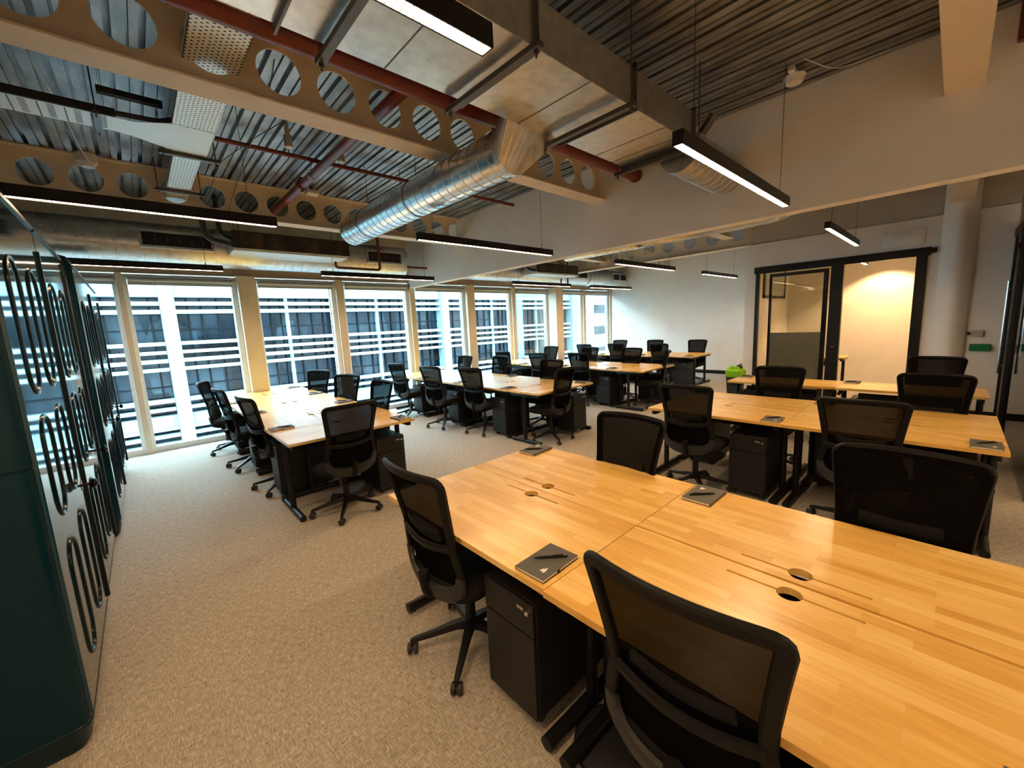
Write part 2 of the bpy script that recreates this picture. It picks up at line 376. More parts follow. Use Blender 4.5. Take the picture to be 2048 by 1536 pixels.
# ------------------------------------------------------------------ building across the street
YF = 30.0
bld = thing('office_building', 'white finned concrete office block across the street, filling most of the windows', 'building', (0, YF, -9))
Z0 = -9
def fpart(name, bm, m):
    return obj(name, bm, m, bld)
def fb(x0, x1, y0, y1, z0, z1): return box(B(), x0, x1, y0-YF, y1-YF, z0-Z0, z1-Z0)
FX0, FX1 = -17.0, 38.0
fpart('glazing', fb(FX0, FX1, YF+.6, YF+.8, -9, 13), 'facade_glass')
storey = 6.62
fins = [(4.76, 4.97, 0), (3.62, 3.83, 0), (3.16, 3.38, 0), (1.40, 1.60, 0), (.92, 1.10, 0), (.43, .64, 0), (-.04, .15, 0), (-1.84, -1.62, 0), (-2.30, -2.12, 0), (-3.42, -3.24, 0), (-3.83, -3.64, 0), (-4.32, -4.12, 0), (6.4, 6.6, 0), (5.9, 6.1, 0)]
thick = [(4.09, 4.72), (-3.22, -2.57), (7.2, 9.5), (10.6, 11.2)]
piers = [(1.17-9.4*2, 1.82-9.4*2), (1.17-9.4, 1.82-9.4), (1.17, 1.82), (10.5, 11.15), (19.4, 20.1), (28.2, 29.0), (36.9, 38.0)]
for a, b in piers: fpart('pier', fb(a, b, YF-.35, YF+.6, -9, 13), 'facade')
for (a, b), (c, d) in zip(piers, piers[1:]):
    for z0, z1, _ in fins: fpart('louvre', fb(b+.02, c-.02, YF-.1, YF+.35, z0, z1), 'fin')
    for z0, z1 in thick: fpart('spandrel', fb(b, c, YF-.05, YF+.6, z0, z1), 'facade')
    for q in (1, 2): 
        x = b+(c-b)*q/3; fpart('glazing_post', fb(x-.09, x+.09, YF+.30, YF+.6, -9, 13), 'fin')
bm = B()
for i in range(64):
    x = FX0+.3+i*.86+random.uniform(-.2,.2)
    box(bm, x, x+.07, .48, .6, 0, 22)
for z in (2.25, -1.0, 5.3): box(bm, FX0, FX1, .5, .6, z-Z0, z+.07-Z0)
fpart('dark_mullion', bm, 'facade_frame')['kind'] = 'stuff'
b2 = thing('blue_building', 'pale blue panelled building seen beyond the white one through the farthest window', 'building', (0, 44, -9))
obj('facade', box(B(), 38, 110, 0, 6, 0, 26), 'bluepanel', b2)
for i, z in enumerate((4.6, 8.4, 12.2, 16.0)):
    for j in range(6):
        obj('window', box(B(), 42+j*9.5, 49+j*9.5, -.06, .02, z-.2, z+1.3), 'facade_glass', b2)
bm = B()
for z in (2.6, 6.8, 7.6, 10.8, 11.5, 14.4, 18.6): box(bm, 38, 110, -.03, .01, z, z+.06)
obj('panel_joint', bm, 'black', b2)
bm = box(B(), -120, 160, WY+1, 110, -9.3, -9); s = obj('street', bm, 'street'); s['kind'] = 'structure'

# ------------------------------------------------------------------ cellular steel beams
def cellular(name, label, axis, a0, a1, pos, zb, zt, first, step, rad, fl=.2, zc=None):
    root = thing(name, label, 'steel beam', (0, 0, 0), 0, 'cellular steel beams under the ceiling')
    zc = zc or (zb+zt)/2
    holes = []
    x = first
    while x < a1-.02:
        if x > a0: holes.append([(min(x+rad*math.cos(2*PI*k/32), a1-.01), zc+rad*math.sin(2*PI*k/32)) for k in range(32)])
        x += step
    bm = B()
    slab(bm, [(a0, zb), (a1, zb), (a1, zt), (a0, zt)], holes, -.006, .006)
    for v in bm.verts:
        u, z, t = v.co
        v.co = (u, pos+t, z) if axis == 'x' else (pos+t, u, z)
    obj('web', bm, 'cream', root)
    for nm, q0, q1 in (('bottom_flange', zb-.001, zb+.014), ('top_flange', zt-.014, zt)):
        bm = B()
        if axis == 'x': box(bm, a0, a1, pos-fl/2, pos+fl/2, q0, q1, .002)
        else: box(bm, pos-fl/2, pos+fl/2, a0, a1, q0, q1, .002)
        obj(nm, bm, 'cream', root)
    return root
cellular('cellular_beam', 'cream steel beam with round holes crossing overhead nearest the camera', 'x', XL, BX0, 3.09, 3.10, CZ, .53-.363*4, .3655, .132, zc=3.335)
cellular('cellular_beam', 'cream steel beam with round holes along the window side, behind the long black lamp', 'x', XL, BX0, 6.10, 3.10, CZ, .19-.3475*3, .3475, .125, zc=3.32)
cellular('cellular_beam', 'cream holed beam running away above the glass meeting room wall', 'y', 2.72, WY, DX+.08, 2.93, CZ, 2.98, .47, .14, zc=3.2)
cellular('cellular_beam', 'far cream holed beam between the middle wall and the far wall beam', 'x', BX1, XF, 6.10, 3.10, CZ, 5.0, .3475, .125, zc=3.32)
cellular('cellular_beam', 'cream holed beam over the second room half, hidden mostly behind the middle wall', 'x', BX1, DX-.05, 3.09, 3.10, CZ, 5.0, .3655, .132, zc=3.335)
# boxed beam at the right
tag(obj('boxed_beam', box(B(), .4, BX0, -.03, .165, 3.10, CZ, .004), 'cream'), 'smooth cream boxed beam at the top right corner, before the middle wall', 'beam')
tag(obj('boxed_beam', box(B(), BX1, DX, -.08, .15, 3.06, CZ, .004), 'cream'), 'cream boxed beam end seen under the middle wall, above the column', 'beam')

# ------------------------------------------------------------------ ducts
def spiral(bm, p0, p1, r, step=.115, seg=36, e=.0042):
    p0, p1 = Vector(p0), Vector(p1); L = (p1-p0).length; d = (p1-p0)/L; u, v = frame_of(d); rings = []
    def ring(s, rr): rings.append([p0+d*s+(u*math.cos(2*PI*k/seg)+v*math.sin(2*PI*k/seg))*rr for k in range(seg)])
    ring(0, r*.001); ring(0.0001, r)
    s = step
    while s < L-.02:
        ring(s-.004, r); ring(s-.002, r+e); ring(s+.002, r+e); ring(s+.004, r); s += step
    ring(L-.0001, r); ring(L, r*.001)
    return loft(bm, rings, True)
t = thing('rectangular_duct', 'large rectangular galvanised duct overhead, right of the red pipe', 'duct')
obj('duct_body', box(B(), XL, 3.42, 1.49, 2.09, 2.985, 3.22, .003), 'duct', t)
for i, x in enumerate((.62, 1.62, 2.52, 3.38)):
    bm = B()
    for a, b, c, d in ((1.465, 2.115, 2.955, 2.985), (1.465, 1.49, 2.985, 3.235), (2.09, 2.115, 2.985, 3.235), (1.465, 2.115, 3.22, 3.24)): box(bm, x-.006, x+.006, a, b, c, d)
    obj('flange', bm, 'zinc', t)
for x in (-.2, .25, 1.12, 2.07, 2.95, 3.18): obj('seam', box(B(), x-.003, x+.003, 1.49, 2.09, 2.983, 2.9855), 'zinc', t)
for i, x in enumerate((.82, 1.56, 2.40, 3.36)):
    h = thing('duct_hanger', ['strut and rod hanger under the rectangular duct, beside the nearest lamp', 'strut and rod hanger under the rectangular duct, second from the camera', 'strut hanger under the duct where the round duct branches off', 'strut hanger at the end of the rectangular duct by the middle wall'][i], 'hanger', (x, 0, 0))
    bm = B(); box(bm, -.02, .02, 1.40, 2.17, 2.925, 2.953, .003); obj('strut', bm, 'zinc', h)
    for y in (1.43, 2.14):
        bm = B(); cyl(bm, (0, y, 2.89), (0, y, CZ), .005, 8); cyl(bm, (0, y, 2.905), (0, y, 2.925), .012, 6); obj('rod', bm, 'zinc', h)
t = thing('spiral_duct', 'shiny round spiral duct crossing diagonally from the rectangular duct towards the windows', 'duct')
obj('duct_body', spiral(B(), (2.17, 2.25, 2.90), (2.17, 5.20, 2.90), .165), 'spiral', t, True)
bm = B()
def sq(a):
    c, d_ = math.cos(a), math.sin(a); m_ = max(abs(c), abs(d_)); return c/m_, d_/m_
loft(bm, [[(2.17+.172*math.cos(2*PI*k/32), 2.30, 2.90+.172*math.sin(2*PI*k/32)) for k in range(32)],
          [(2.17+.172*math.cos(2*PI*k/32), 2.25, 2.90+.172*math.sin(2*PI*k/32)) for k in range(32)],
          [(2.24+.26*sq(2*PI*k/32)[0], 2.092, 3.09+.10*sq(2*PI*k/32)[1]) for k in range(32)]])
obj('take_off_collar', bm, 'duct', t)
for y in (3.6, 4.7):
    bm = B(); tube(bm, [(2.17+.168*math.cos(2*PI*k/24), y, 2.90+.168*math.sin(2*PI*k/24)) for k in range(25)], .003, 6); cyl(bm, (2.17, y, 3.06), (2.17, y, CZ), .003, 6); obj('hanger_band', bm, 'zinc', t)
t = thing('spiral_duct', 'dull round duct leaving the rectangular duct through the middle wall', 'duct')
obj('duct_body', spiral(B(), (3.43, 1.62, 2.985), (BX0, 1.62, 2.985), .165), 'duct', t, True)
bm = B(); cyl(bm, (3.62, 1.52, 3.13), (3.62, 1.44, 3.21), .035, 14); cyl(bm, (3.62, 1.435, 3.215), (3.62, 1.42, 3.23), .045, 14); obj('test_port', bm, 'zinc', t)
t = thing('spiral_duct', 'round spiral duct beyond the middle wall with an elbow at its near end', 'duct')
obj('duct_body', spiral(B(), (6.05, 1.75, 2.93), (6.05, 4.95, 2.93), .17), 'spiral', t, True)
obj('elbow', tube(B(), [(5.25, 1.45, 2.93)]+[(5.75+.30*math.sin(a), 1.75-.30*math.cos(a), 2.93) for a in [PI/2*k/6 for k in range(7)]]+[(6.05, 1.78, 2.93)], .172, 28), 'spiral', t, True)
obj('duct_run', spiral(B(), (BX1, 1.45, 2.93), (5.3, 1.45, 2.93), .168), 'spiral', t, True)
def window_duct(label, x0, x1, y, z, r, grilles):
    t = thing('window_duct', label, 'duct', (0, 0, 0))
    obj('duct_body', spiral(B(), (x0, y, z), (x1, y, z), r, .13), 'duct', t, True)
    for gx0, gx1 in grilles:
        Mx = Matrix.Translation((0, y, z)) @ Matrix.Rotation(math.radians(-4), 4, 'X')
        bm = B(); h = .085; yy = -r-.012
        for q in ((gx0-.03, gx1+.03, h, h+.03), (gx0-.03, gx1+.03, -h-.03, -h), (gx0-.03, gx0, -h, h), (gx1, gx1+.03, -h, h)): box(bm, q[0], q[1], yy-.02, yy+.03, q[2], q[3], 0, Mx)
        g = obj('grille', bm, 'duct', t)
        bm = B(); box(bm, gx0, gx1, yy+.012, yy+.02, -h, h, 0, Mx); obj('grille_recess', bm, 'darkgap', g)
        bm = B()
        for i in range(8): box(bm, gx0, gx1, yy-.008, yy+.010, -h+.012+i*.021, -h+.016+i*.021, 0, Mx)
        obj('slats', bm, 'zinc', g)
    return t
window_duct('long round duct above the near windows with black grilles', XL, 4.06, 7.52, 2.97, .275, [(.22, .95), (3.25, 3.88)])
window_duct('round duct above the far windows beyond the middle wall', BX1+.4, 12.0-.12, 7.52, 2.95, .24, [(9.35, 9.75), (11.1, 11.42), (11.47, 11.8)])
tag(obj('duct_joint', tube(B(), [(9.95, 7.52, 2.95), (10.1, 7.52, 2.95)], .262, 32), 'duct', None, True), 'wide joint collar around the far window duct', 'duct collar')
def fcu(x0, x1, y0, y1, z0, z1, label):
    t = thing('fan_coil_unit', label, 'fan coil unit')
    obj('casing', box(B(), x0, x1, y0+.02, y1, z0, z1, .004), 'duct', t)
    obj('filter_face', box(B(), x0+.02, x1-.01, y0, y0+.021, z0+.035, z1-.01, .002), 'mesh_filter', t)
    bm = B()
    for i in range(5):
        x = x0+.02+(x1-x0-.03)*i/4; box(bm, x-.045, x+.045, y0-.003, y0+.01, z0+.035, z1-.01)
    box(bm, x0, x1, y0-.004, y0+.02, z1-.012, z1)
    obj('filter_frame', bm, 'darkgap', t)
    bm = B(); box(bm, x0-.02, x1, y0-.01, y0+.30, z0-.006, z0+.03, .003); obj('drip_tray', bm, 'tray', t)
    bm = B(); loft(bm, [[(x0, y1, z0), (x1, y1, z0), (x1, y1, z1), (x0, y1, z1)], [(x0+.15, y1+.3, z0), (x1-.15, y1+.3, z0), (x1-.15, y1+.3, z1-.05), (x0+.15, y1+.3, z1-.05)]]); obj('outlet_hood', bm, 'duct', t)
    bm = B()
    for x in (x0+.08, x1-.08):
        for y in (y0+.1, y1-.08): cyl(bm, (x, y, z1), (x, y, CZ), .005, 6)
    obj('hanger_rods', bm, 'zinc', t)
    return t
t = fcu(1.14, 2.66, 6.68, 7.15, 2.83, 3.09, 'black-faced fan coil unit hung above the near windows')
fcu(7.0, 8.45, 6.60, 7.05, 2.80, 3.05, 'black-faced fan coil unit hung beyond the middle wall')
tag(obj('insulated_pipe', tube(B(), bend([(.80, 6.55, CZ), (.82, 6.62, 2.93), (1.13, 6.72, 2.90)], .12), .032, 12), 'rubber', None, True), 'thick black insulated pipe bending into the left end of the coil unit', 'pipe')
tag(obj('insulated_pipe', tube(B(), bend([(1.0, 6.75, CZ), (1.01, 6.8, 3.03), (1.14, 6.85, 3.0)], .09), .028, 12), 'rubber', None, True), 'shorter black insulated pipe beside the coil unit, nearer its top', 'pipe')
tag(obj('insulated_pipe', tube(B(), bend([(6.7, 6.7, 3.3), (6.75, 6.7, 2.9), (7.0, 6.7, 2.88)], .09), .03, 12), 'rubber', None, True), 'black pipe at the left end of the far coil unit', 'pipe')

# ------------------------------------------------------------------ red pipes
t = thing('sprinkler_main', 'thick dark red sprinkler main running overhead past the near holed beam', 'pipe')
obj('pipe', tube(B(), [(XL, 2.55, 3.245), (4.34, 2.55, 3.245)], .062, 24), 'red', t, True)
bm = B(); cyl(bm, (2.30, 2.55, 3.245), (2.38, 2.55, 3.245), .078, 24); box(bm, 2.31, 2.37, 2.535, 2.565, 3.145, 3.36, .006); obj('coupling', bm, 'red', t, True)
bm = B(); cyl(bm, (4.33, 2.55, 3.245), (4.37, 2.55, 3.245), .072, 24); obj('end_cap', bm, 'red', t, True)
t = thing('sprinkler_branch', 'dark red branch pipe passing through the beam holes towards the windows', 'pipe')
obj('pipe', tube(B(), [(1.62, 2.62, 3.33), (1.60, 7.0, 3.33)], .045, 20), 'red', t, True)
bm = B(); cyl(bm, (1.60, 5.10, 3.33), (1.60, 5.17, 3.33), .058, 20); box(bm, 1.59, 1.61, 5.11, 5.16, 3.25, 3.41); obj('coupling', bm, 'red', t, True)
bm = B(); tube(bm, [(1.60+.05*math.cos(2*PI*k/20), 4.75, 3.33+.05*math.sin(2*PI*k/20)) for k in range(21)], .003, 6); cyl(bm, (1.60, 4.75, 3.37), (1.60, 4.75, CZ), .004, 6); obj('pipe_clip', bm, 'chrome', t)
t = thing('small_pipe', 'slim dark red pipe close under the deck between the two holed beams', 'pipe')
obj('pipe', tube(B(), [(.62, 4.60, 3.42), (4.40, 4.60, 3.42)], .021, 14), 'red', t, True)
for x in (1.35, 2.55, 2.95):
    bm = B(); cyl(bm, (x, 4.60, 3.42), (x, 4.60, CZ), .005, 6); tube(bm, [(x, 4.60+.024*math.cos(2*PI*k/12), 3.42+.024*math.sin(2*PI*k/12)) for k in range(13)], .004, 6); obj('pipe_clip', bm, 'zinc', t)
tag(obj('drop_pipe', tube(B(), bend([(3.27, 6.85, CZ), (3.27, 6.85, 2.70), (2.52, 6.85, 2.70), (2.52, 6.85, 2.79)], .05), .022, 12), 'red', None, True), 'slim red pipe dropping beside the coil unit and turning under it', 'pipe')
tag(obj('drop_pipe', tube(B(), bend([(8.62, 7.05, 3.3), (8.62, 7.05, 2.62), (8.35, 7.05, 2.62), (8.35, 7.05, 2.78)], .04), .022, 12), 'red', None, True), 'short red pipe loop under the far coil unit', 'pipe')
tag(obj('rear_pipe', tube(B(), [(XL, 6.62, 3.26), (4.38, 6.62, 3.26)], .03, 12), 'red', None, True), 'red pipe seen through the holes of the window-side beam', 'pipe')
tag(obj('wall_pipe', tube(B(), [(4.0, 7.2, 2.84), (4.42, 7.2, 2.84)], .022, 12), 'red', None, True), 'red pipe stub entering the middle wall by the window', 'pipe')
tag(obj('corner_pipe', tube(B(), [(4.34, -.17, CZ), (4.34, -.17, 3.27)], [.03, .03], 14), 'red', None, True), 'red pipe stub hanging in the top right corner beside the boxed beam', 'pipe')
tag(obj('cross_pipe', cyl(cyl(tube(B(), [(6.6, 2.0, 3.25), (8.1, 2.0, 3.25)], .05, 14), (6.9, 2.0, 3.29), (6.9, 2.0, CZ), .006, 6), (7.8, 2.0, 3.29), (7.8, 2.0, CZ), .006, 6), 'red', None, True), 'red pipe end above the meeting room wall, behind the far round duct', 'pipe')

# ------------------------------------------------------------------ cable trays
t = thing('cable_tray', 'wide white perforated cable tray passing through the beam holes', 'cable tray')
def trayseg(y0, y1, x0, x1, z, h, m):
    bm = B(); box(bm, x0, x1, y0, y1, z, z+.003); box(bm, x0, x0+.003, y0, y1, z, z+h); box(bm, x1-.003, x1, y0, y1, z, z+h); return obj('tray_section', bm, m, t)
trayseg(2.0, 4.02, .40, .67, 3.235, .05, 'perf'); trayseg(4.55, 6.9, .44, .64, 3.24, .045, 'perf')
bm = B()
slab(bm, [(.40, 4.02), (.67, 4.02), (.665, 4.56), (.43, 4.56), (.18, 4.42), (.10, 4.40), (.10, 4.14), (.2, 4.14)], [], 3.233, 3.236); obj('tee_plate', bm, 'tray', t)
bm = B(); tube(bm, [(.40, 4.02, 3.26), (.33, 4.10, 3.26), (.10, 4.13, 3.26)], .018, 4); box(bm, .664, .668, 4.02, 4.56, 3.233, 3.27); obj('tee_rim', bm, 'darkgap', t)
bm = B(); box(bm, XL, .10, 4.14, 4.40, 3.233, 3.236); obj('branch_section', bm, 'tray', t)
bm = B(); box(bm, XL, .10, 4.12, 4.14, 3.233, 3.285); box(bm, XL, .10, 4.40, 4.405, 3.233, 3.27); obj('branch_rim', bm, 'darkgap', t)
bm = B(); x = XL+.05
while x < .08:
    for i in range(9): box(bm, x-.004+.0, x+.004, 4.155+i*.027, 4.170+i*.027, 3.2315, 3.2325, 0, None)
    for i in range(8): box(bm, x+.04, x+.075, 4.16+i*.028, 4.166+i*.028, 3.2315, 3.2325)
    x += .125
obj('slot_holes', bm, 'darkgap', t)['kind'] = 'stuff'
for i, (x0, x1, y, z) in enumerate(((.34, .76, 4.60, 3.205), (.34, .76, 5.72, 3.205), (-.02, .02, 4.27, 3.21))):
    h = thing('tray_bracket', ['zinc strut under the cable tray just past its junction', 'zinc strut under the cable tray near the window-side beam', 'perforated zinc strut under the side branch of the cable tray'][i], 'bracket')
    bm = B()
    if i < 2: box(bm, x0, x1, y-.018, y+.018, z, z+.03, .003)
    else: box(bm, x0, x1, 4.08, 4.46, z, z+.022, .003)
    obj('strut', bm, 'zinc', h)
    for xx, yy in (((x0+.03, y), (x1-.03, y)) if i < 2 else ((0, 4.1), (0, 4.44))):
        bm = B(); cyl(bm, (xx, yy, z-.02), (xx, yy, CZ), .005, 6); obj('rod', bm, 'zinc', h)
tag(obj('black_tray', box(B(), .02, .36, 3.98, 4.03, 3.32, 3.36, .003), 'black'), 'short black channel left of the perforated tray, under the deck', 'channel')
# loose cables
for i, (pts, lab) in enumerate((
    ([(.95, 3.3, CZ), (1.0, 3.9, 3.42), (.98, 4.6, 3.35), (1.0, 5.3, 3.28), (.98, 5.85, 3.1), (1.0, 5.95, 2.95)], 'thin dark cable looping down from the deck right of the cable tray'),
    ([(1.35, 3.6, CZ-.01), (1.05, 4.4, 3.45), (.85, 5.1, 3.40), (.82, 5.7, 3.3), (.80, 6.05, 3.25)], 'thin dark cable running diagonally into the window-side beam'),
    ([(-.30, 4.0, CZ), (-.2, 4.6, 3.44), (-.15, 5.6, 3.45), (-.1, 5.95, 3.42)], 'pale cable hanging beside the smoke detector on the left'),
    ([(3.9, .9, 3.50), (4.15, .75, 3.44), (4.3, .45, 3.50)], 'pale loose cable end by the junction box before the middle wall'))):
    tag(obj('cable', tube(B(), bend(pts, .1), .004, 6), 'rubber' if i < 2 else 'white', None, True), lab, 'cable')
# ceiling devices
def device(name, label, cat, loc, parts):
    t = thing(name, label, cat, loc)
    for n_, bm, m in parts: obj(n_, bm, m, t, True)
def disc(r0, z0, r1, z1, seg=24): return tube(B(), [(0, 0, z0), (0, 0, z1)], [r0, r1], seg)
device('smoke_detector', 'round pale smoke detector on the left part of the window-side beam', 'smoke detector', (-.13, 6.0, 3.41), [('body', disc(.05, 0, .075, .04), 'white'), ('base', disc(.08, .04, .08, .12), 'white')])
for i, (x, y, lab) in enumerate(((1.26, 4.27, 'cylindrical grey ceiling sensor left of the red branch pipe'), (1.76, 4.33, 'small round ceiling sensor right of the red branch pipe'))):
    device('ceiling_sensor', lab, 'sensor', (x, y, 3.36), [('body', disc(.035, 0, .035, .1), 'blind'), ('lens', disc(.02, -.008, .034, 0), 'white'), ('bracket', cyl(B(), (0, 0, .1), (0, 0, .17), .02), 'blind')])
device('beacon', 'white square ceiling box with a red sounder, near the window-side beam', 'alarm sounder', (1.90, 5.72, 3.42), [('box', box(B(), -.07, .07, -.07, .07, 0, .05, .006), 'white'), ('sounder', disc(.03, .05, .02, .11), 'red')])
device('junction_box', 'white round junction box with cable tails on the deck before the middle wall', 'junction box', (4.1, 1.0, 3.44), [('body', disc(.055, 0, .075, .05), 'white'), ('clip', box(B(), -.12, .12, -.02, .02, .05, .09, .004), 'white')])
device('air_vent', 'faint white wall vent high above the meeting room opening', 'vent', (DX-.012, .62, 2.67), [('frame', box(B(), -.008, .012, -.24, .24, -.11, .11, .004), 'wall'), ('slats', box(B(), -.012, -.006, -.2, .2, -.07, .07, .002), 'wall')])

# ------------------------------------------------------------------ linear lamps
def lamp_proto(L=1.93):
    t = thing('linear_lamp', '', 'pendant lamp', (0, 0, 2.5), 0, 'black linear pendant lamps')
    bm = B(); box(bm, 0, .006, 0, .055, 0, .07); box(bm, L-.006, L, 0, .055, 0, .07); box(bm, .006, L-.006, 0, .006, 0, .07); box(bm, .006, L-.006, .049, .055, 0, .07); box(bm, .006, L-.006, .006, .049, .064, .07)
    obj('housing', bm, 'black', t)
    obj('diffuser', box(B(), .006, L-.006, .008, .047, .004, .010), 'led', t)
    bm = B(); x = .02
    while x < L-.02:
        box(bm, x, x+.003, .0062, .0488, -.0005, .004); x += .022
    obj('louvre_blades', bm, 'white', t)
    for x in (.18, L-.18):
        bm = B(); tube(bm, [(x, .027, .07), (x, .027, CZ-2.5)], .0022, 6); cyl(bm, (x, .027, .07), (x, .027, .095), .006, 8); obj('suspension_wire', bm, 'zinc', t)
    return t
lamps = [(-1.02, 1.03, 'linear pendant lamp nearest the camera, cut by the top edge, prismatic strip showing'),
         (2.11, .975, 'linear pendant lamp beside the rectangular duct, right of its end'),
         (5.50, .95, 'linear pendant lamp before the glass meeting room, beyond the middle wall'),
         (-1.02, 3.66, 'long linear pendant lamp above the lockers, low at the upper left'),
         (2.11, 3.53, 'linear pendant lamp right of the spiral duct end, before the middle wall'),
         (5.55, 3.56, 'linear pendant lamp over the third desk block, beyond the middle wall'),
         (8.75, 3.56, 'linear pendant lamp against the white far wall'),
         (-1.02, 6.38, 'linear pendant lamp before the left window heads, under the long duct'),
         (2.13, 6.38, 'linear pendant lamp before the middle window heads, under the red drop pipe'),
         (6.0, 6.38, 'linear pendant lamp before the far window heads beyond the middle wall'),
         (8.75, 6.38, 'farthest linear pendant lamp, under the end of the far window duct'),
         (-1.02, -1.6, 'linear pendant lamp behind the camera, over the left aisle'),
         (2.11, -1.6, 'linear pendant lamp behind the camera, over the front desk block'),
         (5.50, -1.6, 'linear pendant lamp behind the camera, over the right desk block')]
L0 = lamp_proto()
for i, (x, y, lab) in enumerate(lamps):
    if x < -1: x = -.93 if True else x
    o = L0 if i == 0 else dup(L0)
    o.location = (x, y, 2.5); o['label'] = lab
for o in [o for o in C.objects if o.name.startswith('linear_lamp')]:
    if o.location.x < -.5: o.location.x = -.945+.0; o.scale.x = (.93+.945)/1.93
# meeting room lamp and spot
o = dup(L0, 'small linear lamp inside the meeting room, near its ceiling', (9.35, 1.17, 2.46)); o.scale.x = .5

# ------------------------------------------------------------------ glazed meeting room front
d = sempty('door_1', (DX, 0, 0))
bm = B()
box(bm, -.03, .05, .30, 2.64, 2.38, 2.5, .004); box(bm, -.03, .05, 2.55, 2.61, 0, 2.38, .003); box(bm, -.03, .05, .33, .45, 0, 2.38, .003); box(bm, -.04, .06, 1.30, 1.47, 0, 2.38, .003)
box(bm, -.06, .0, .24, .34, 2.41, 2.48, .004)
obj('door_frame', bm, 'black', d)
bm = B(); box(bm, .005, .013, 1.47, 2.55, .03, 2.38); obj('fixed_pane', bm, 'doorglass', d)
bm = B()
for q in ((2.36, 2.40, 0, 2.36), (1.51, 1.58, 1.3, 2.36)): box(bm, .06, .10, q[0], q[1], q[2], q[3])
box(bm, .06, .10, 1.52, 2.38, 2.30, 2.36); box(bm, .06, .10, 1.58, 2.36, 0, .06)
sd = obj('sliding_leaf', bm, 'black', d)
obj('leaf_stile', box(B(), .06, .10, 1.51, 1.58, 0, 1.3), 'greyplastic', d)
obj('leaf_glass', box(B(), .075, .083, 1.55, 2.37, .05, 2.3), 'doorglass', d)
obj('frosted_film', box(B(), .070, .072, 1.52, 2.39, .05, 1.27), 'frost', d)
bm = B(); cyl(bm, (-.045, 1.385, 1.02), (-.03, 1.385, 1.02), .012); obj('door_lock', bm, 'chrome', d)
# window in the meeting room side wall
d = sempty('window_10', (0, 2.655, 0))
bm = B(); x0, x1, z0, z1 = 9.4, 10.9, 1.95, 2.78
for q in ((x0, x1, z1-.07, z1), (x0, x1, z0, z0+.05), (x1-.09, x1, z0, z1), (x0, x0+.05, z0, z1)): box(bm, q[0], q[1], -.03, .0, q[2], q[3])
obj('window_frame', bm, 'greyplastic', d); obj('window_pane', box(B(), x0+.05, x1-.09, -.02, -.012, z0+.05, z1-.07), mat('pale_panel', (.50, .58, .56), .25), d)
# meeting room spotlight
sp = thing('ceiling_spot', 'warm ceiling spotlight washing the meeting room wall', 'spotlight', (10.75, .95, 2.795))
obj('spot_ring', cyl(B(), (0, 0, -.01), (0, 0, 0), .05, 20), 'white', sp); obj('spot_lens', cyl(B(), (0, 0, -.014), (0, 0, -.010), .035, 20), 'spotlens', sp)
ld = bpy.data.lights.new('ceiling_spot_light', 'SPOT'); ld.energy = 42; ld.color = (1, .62, .28); ld.spot_size = math.radians(112); ld.spot_blend = .35; ld.shadow_soft_size = .04
lo = bpy.data.objects.new('ceiling_spot_light', ld); C.objects.link(lo); lo.parent = sp; lo.location = (0, 0, -.03)

# right-hand glass door
d = sempty('door_2', (0, -.5, 0))
bm = B(); box(bm, 7.86, 8.12, -.05, .03, 0, 2.6, .004); box(bm, 8.12, DX, -.05, .03, 2.5, 2.6, .004); box(bm, 8.72, DX, -.04, .02, 0, 2.5, .004); box(bm, 5.2, 7.86, -.05, .03, 2.5, 2.6, .004)
obj('door_frame', bm, 'black', d)
obj('door_glass', box(B(), 5.2, 8.75, -.012, -.004, 0, 2.5), 'doorglass', d)
bm = B(); cyl(bm, (7.99, .07, .75), (7.99, .07, 1.9), .014, 12); cyl(bm, (7.99, .03, .85), (7.99, .07, .85), .008); cyl(bm, (7.99, .03, 1.8), (7.99, .07, 1.8), .008); obj('pull_handle', bm, 'chrome', d, True)
obj('frame_knob', cyl(B(), (7.84, .05, 2.3), (7.84, .02, 2.3), .03), 'black', d, True)
t = thing('exit_button', 'green door release box on the wall beside the right glass door', 'call point', (DX, -.27, 1.02))
obj('housing', box(B(), -.05, 0, -.11, .09, -.05, .05, .008), 'darkgreen', t)
t = thing('door_release', 'grey button switch on the wall above the green release box', 'switch', (DX, -.24, 1.22))
obj('housing', box(B(), -.04, 0, -.06, .06, -.045, .045, .01), 'blind', t)
obj('switch_button', cyl(B(), (-.02, .06, 0), (-.02, .10, 0), .02), 'rubber', t)

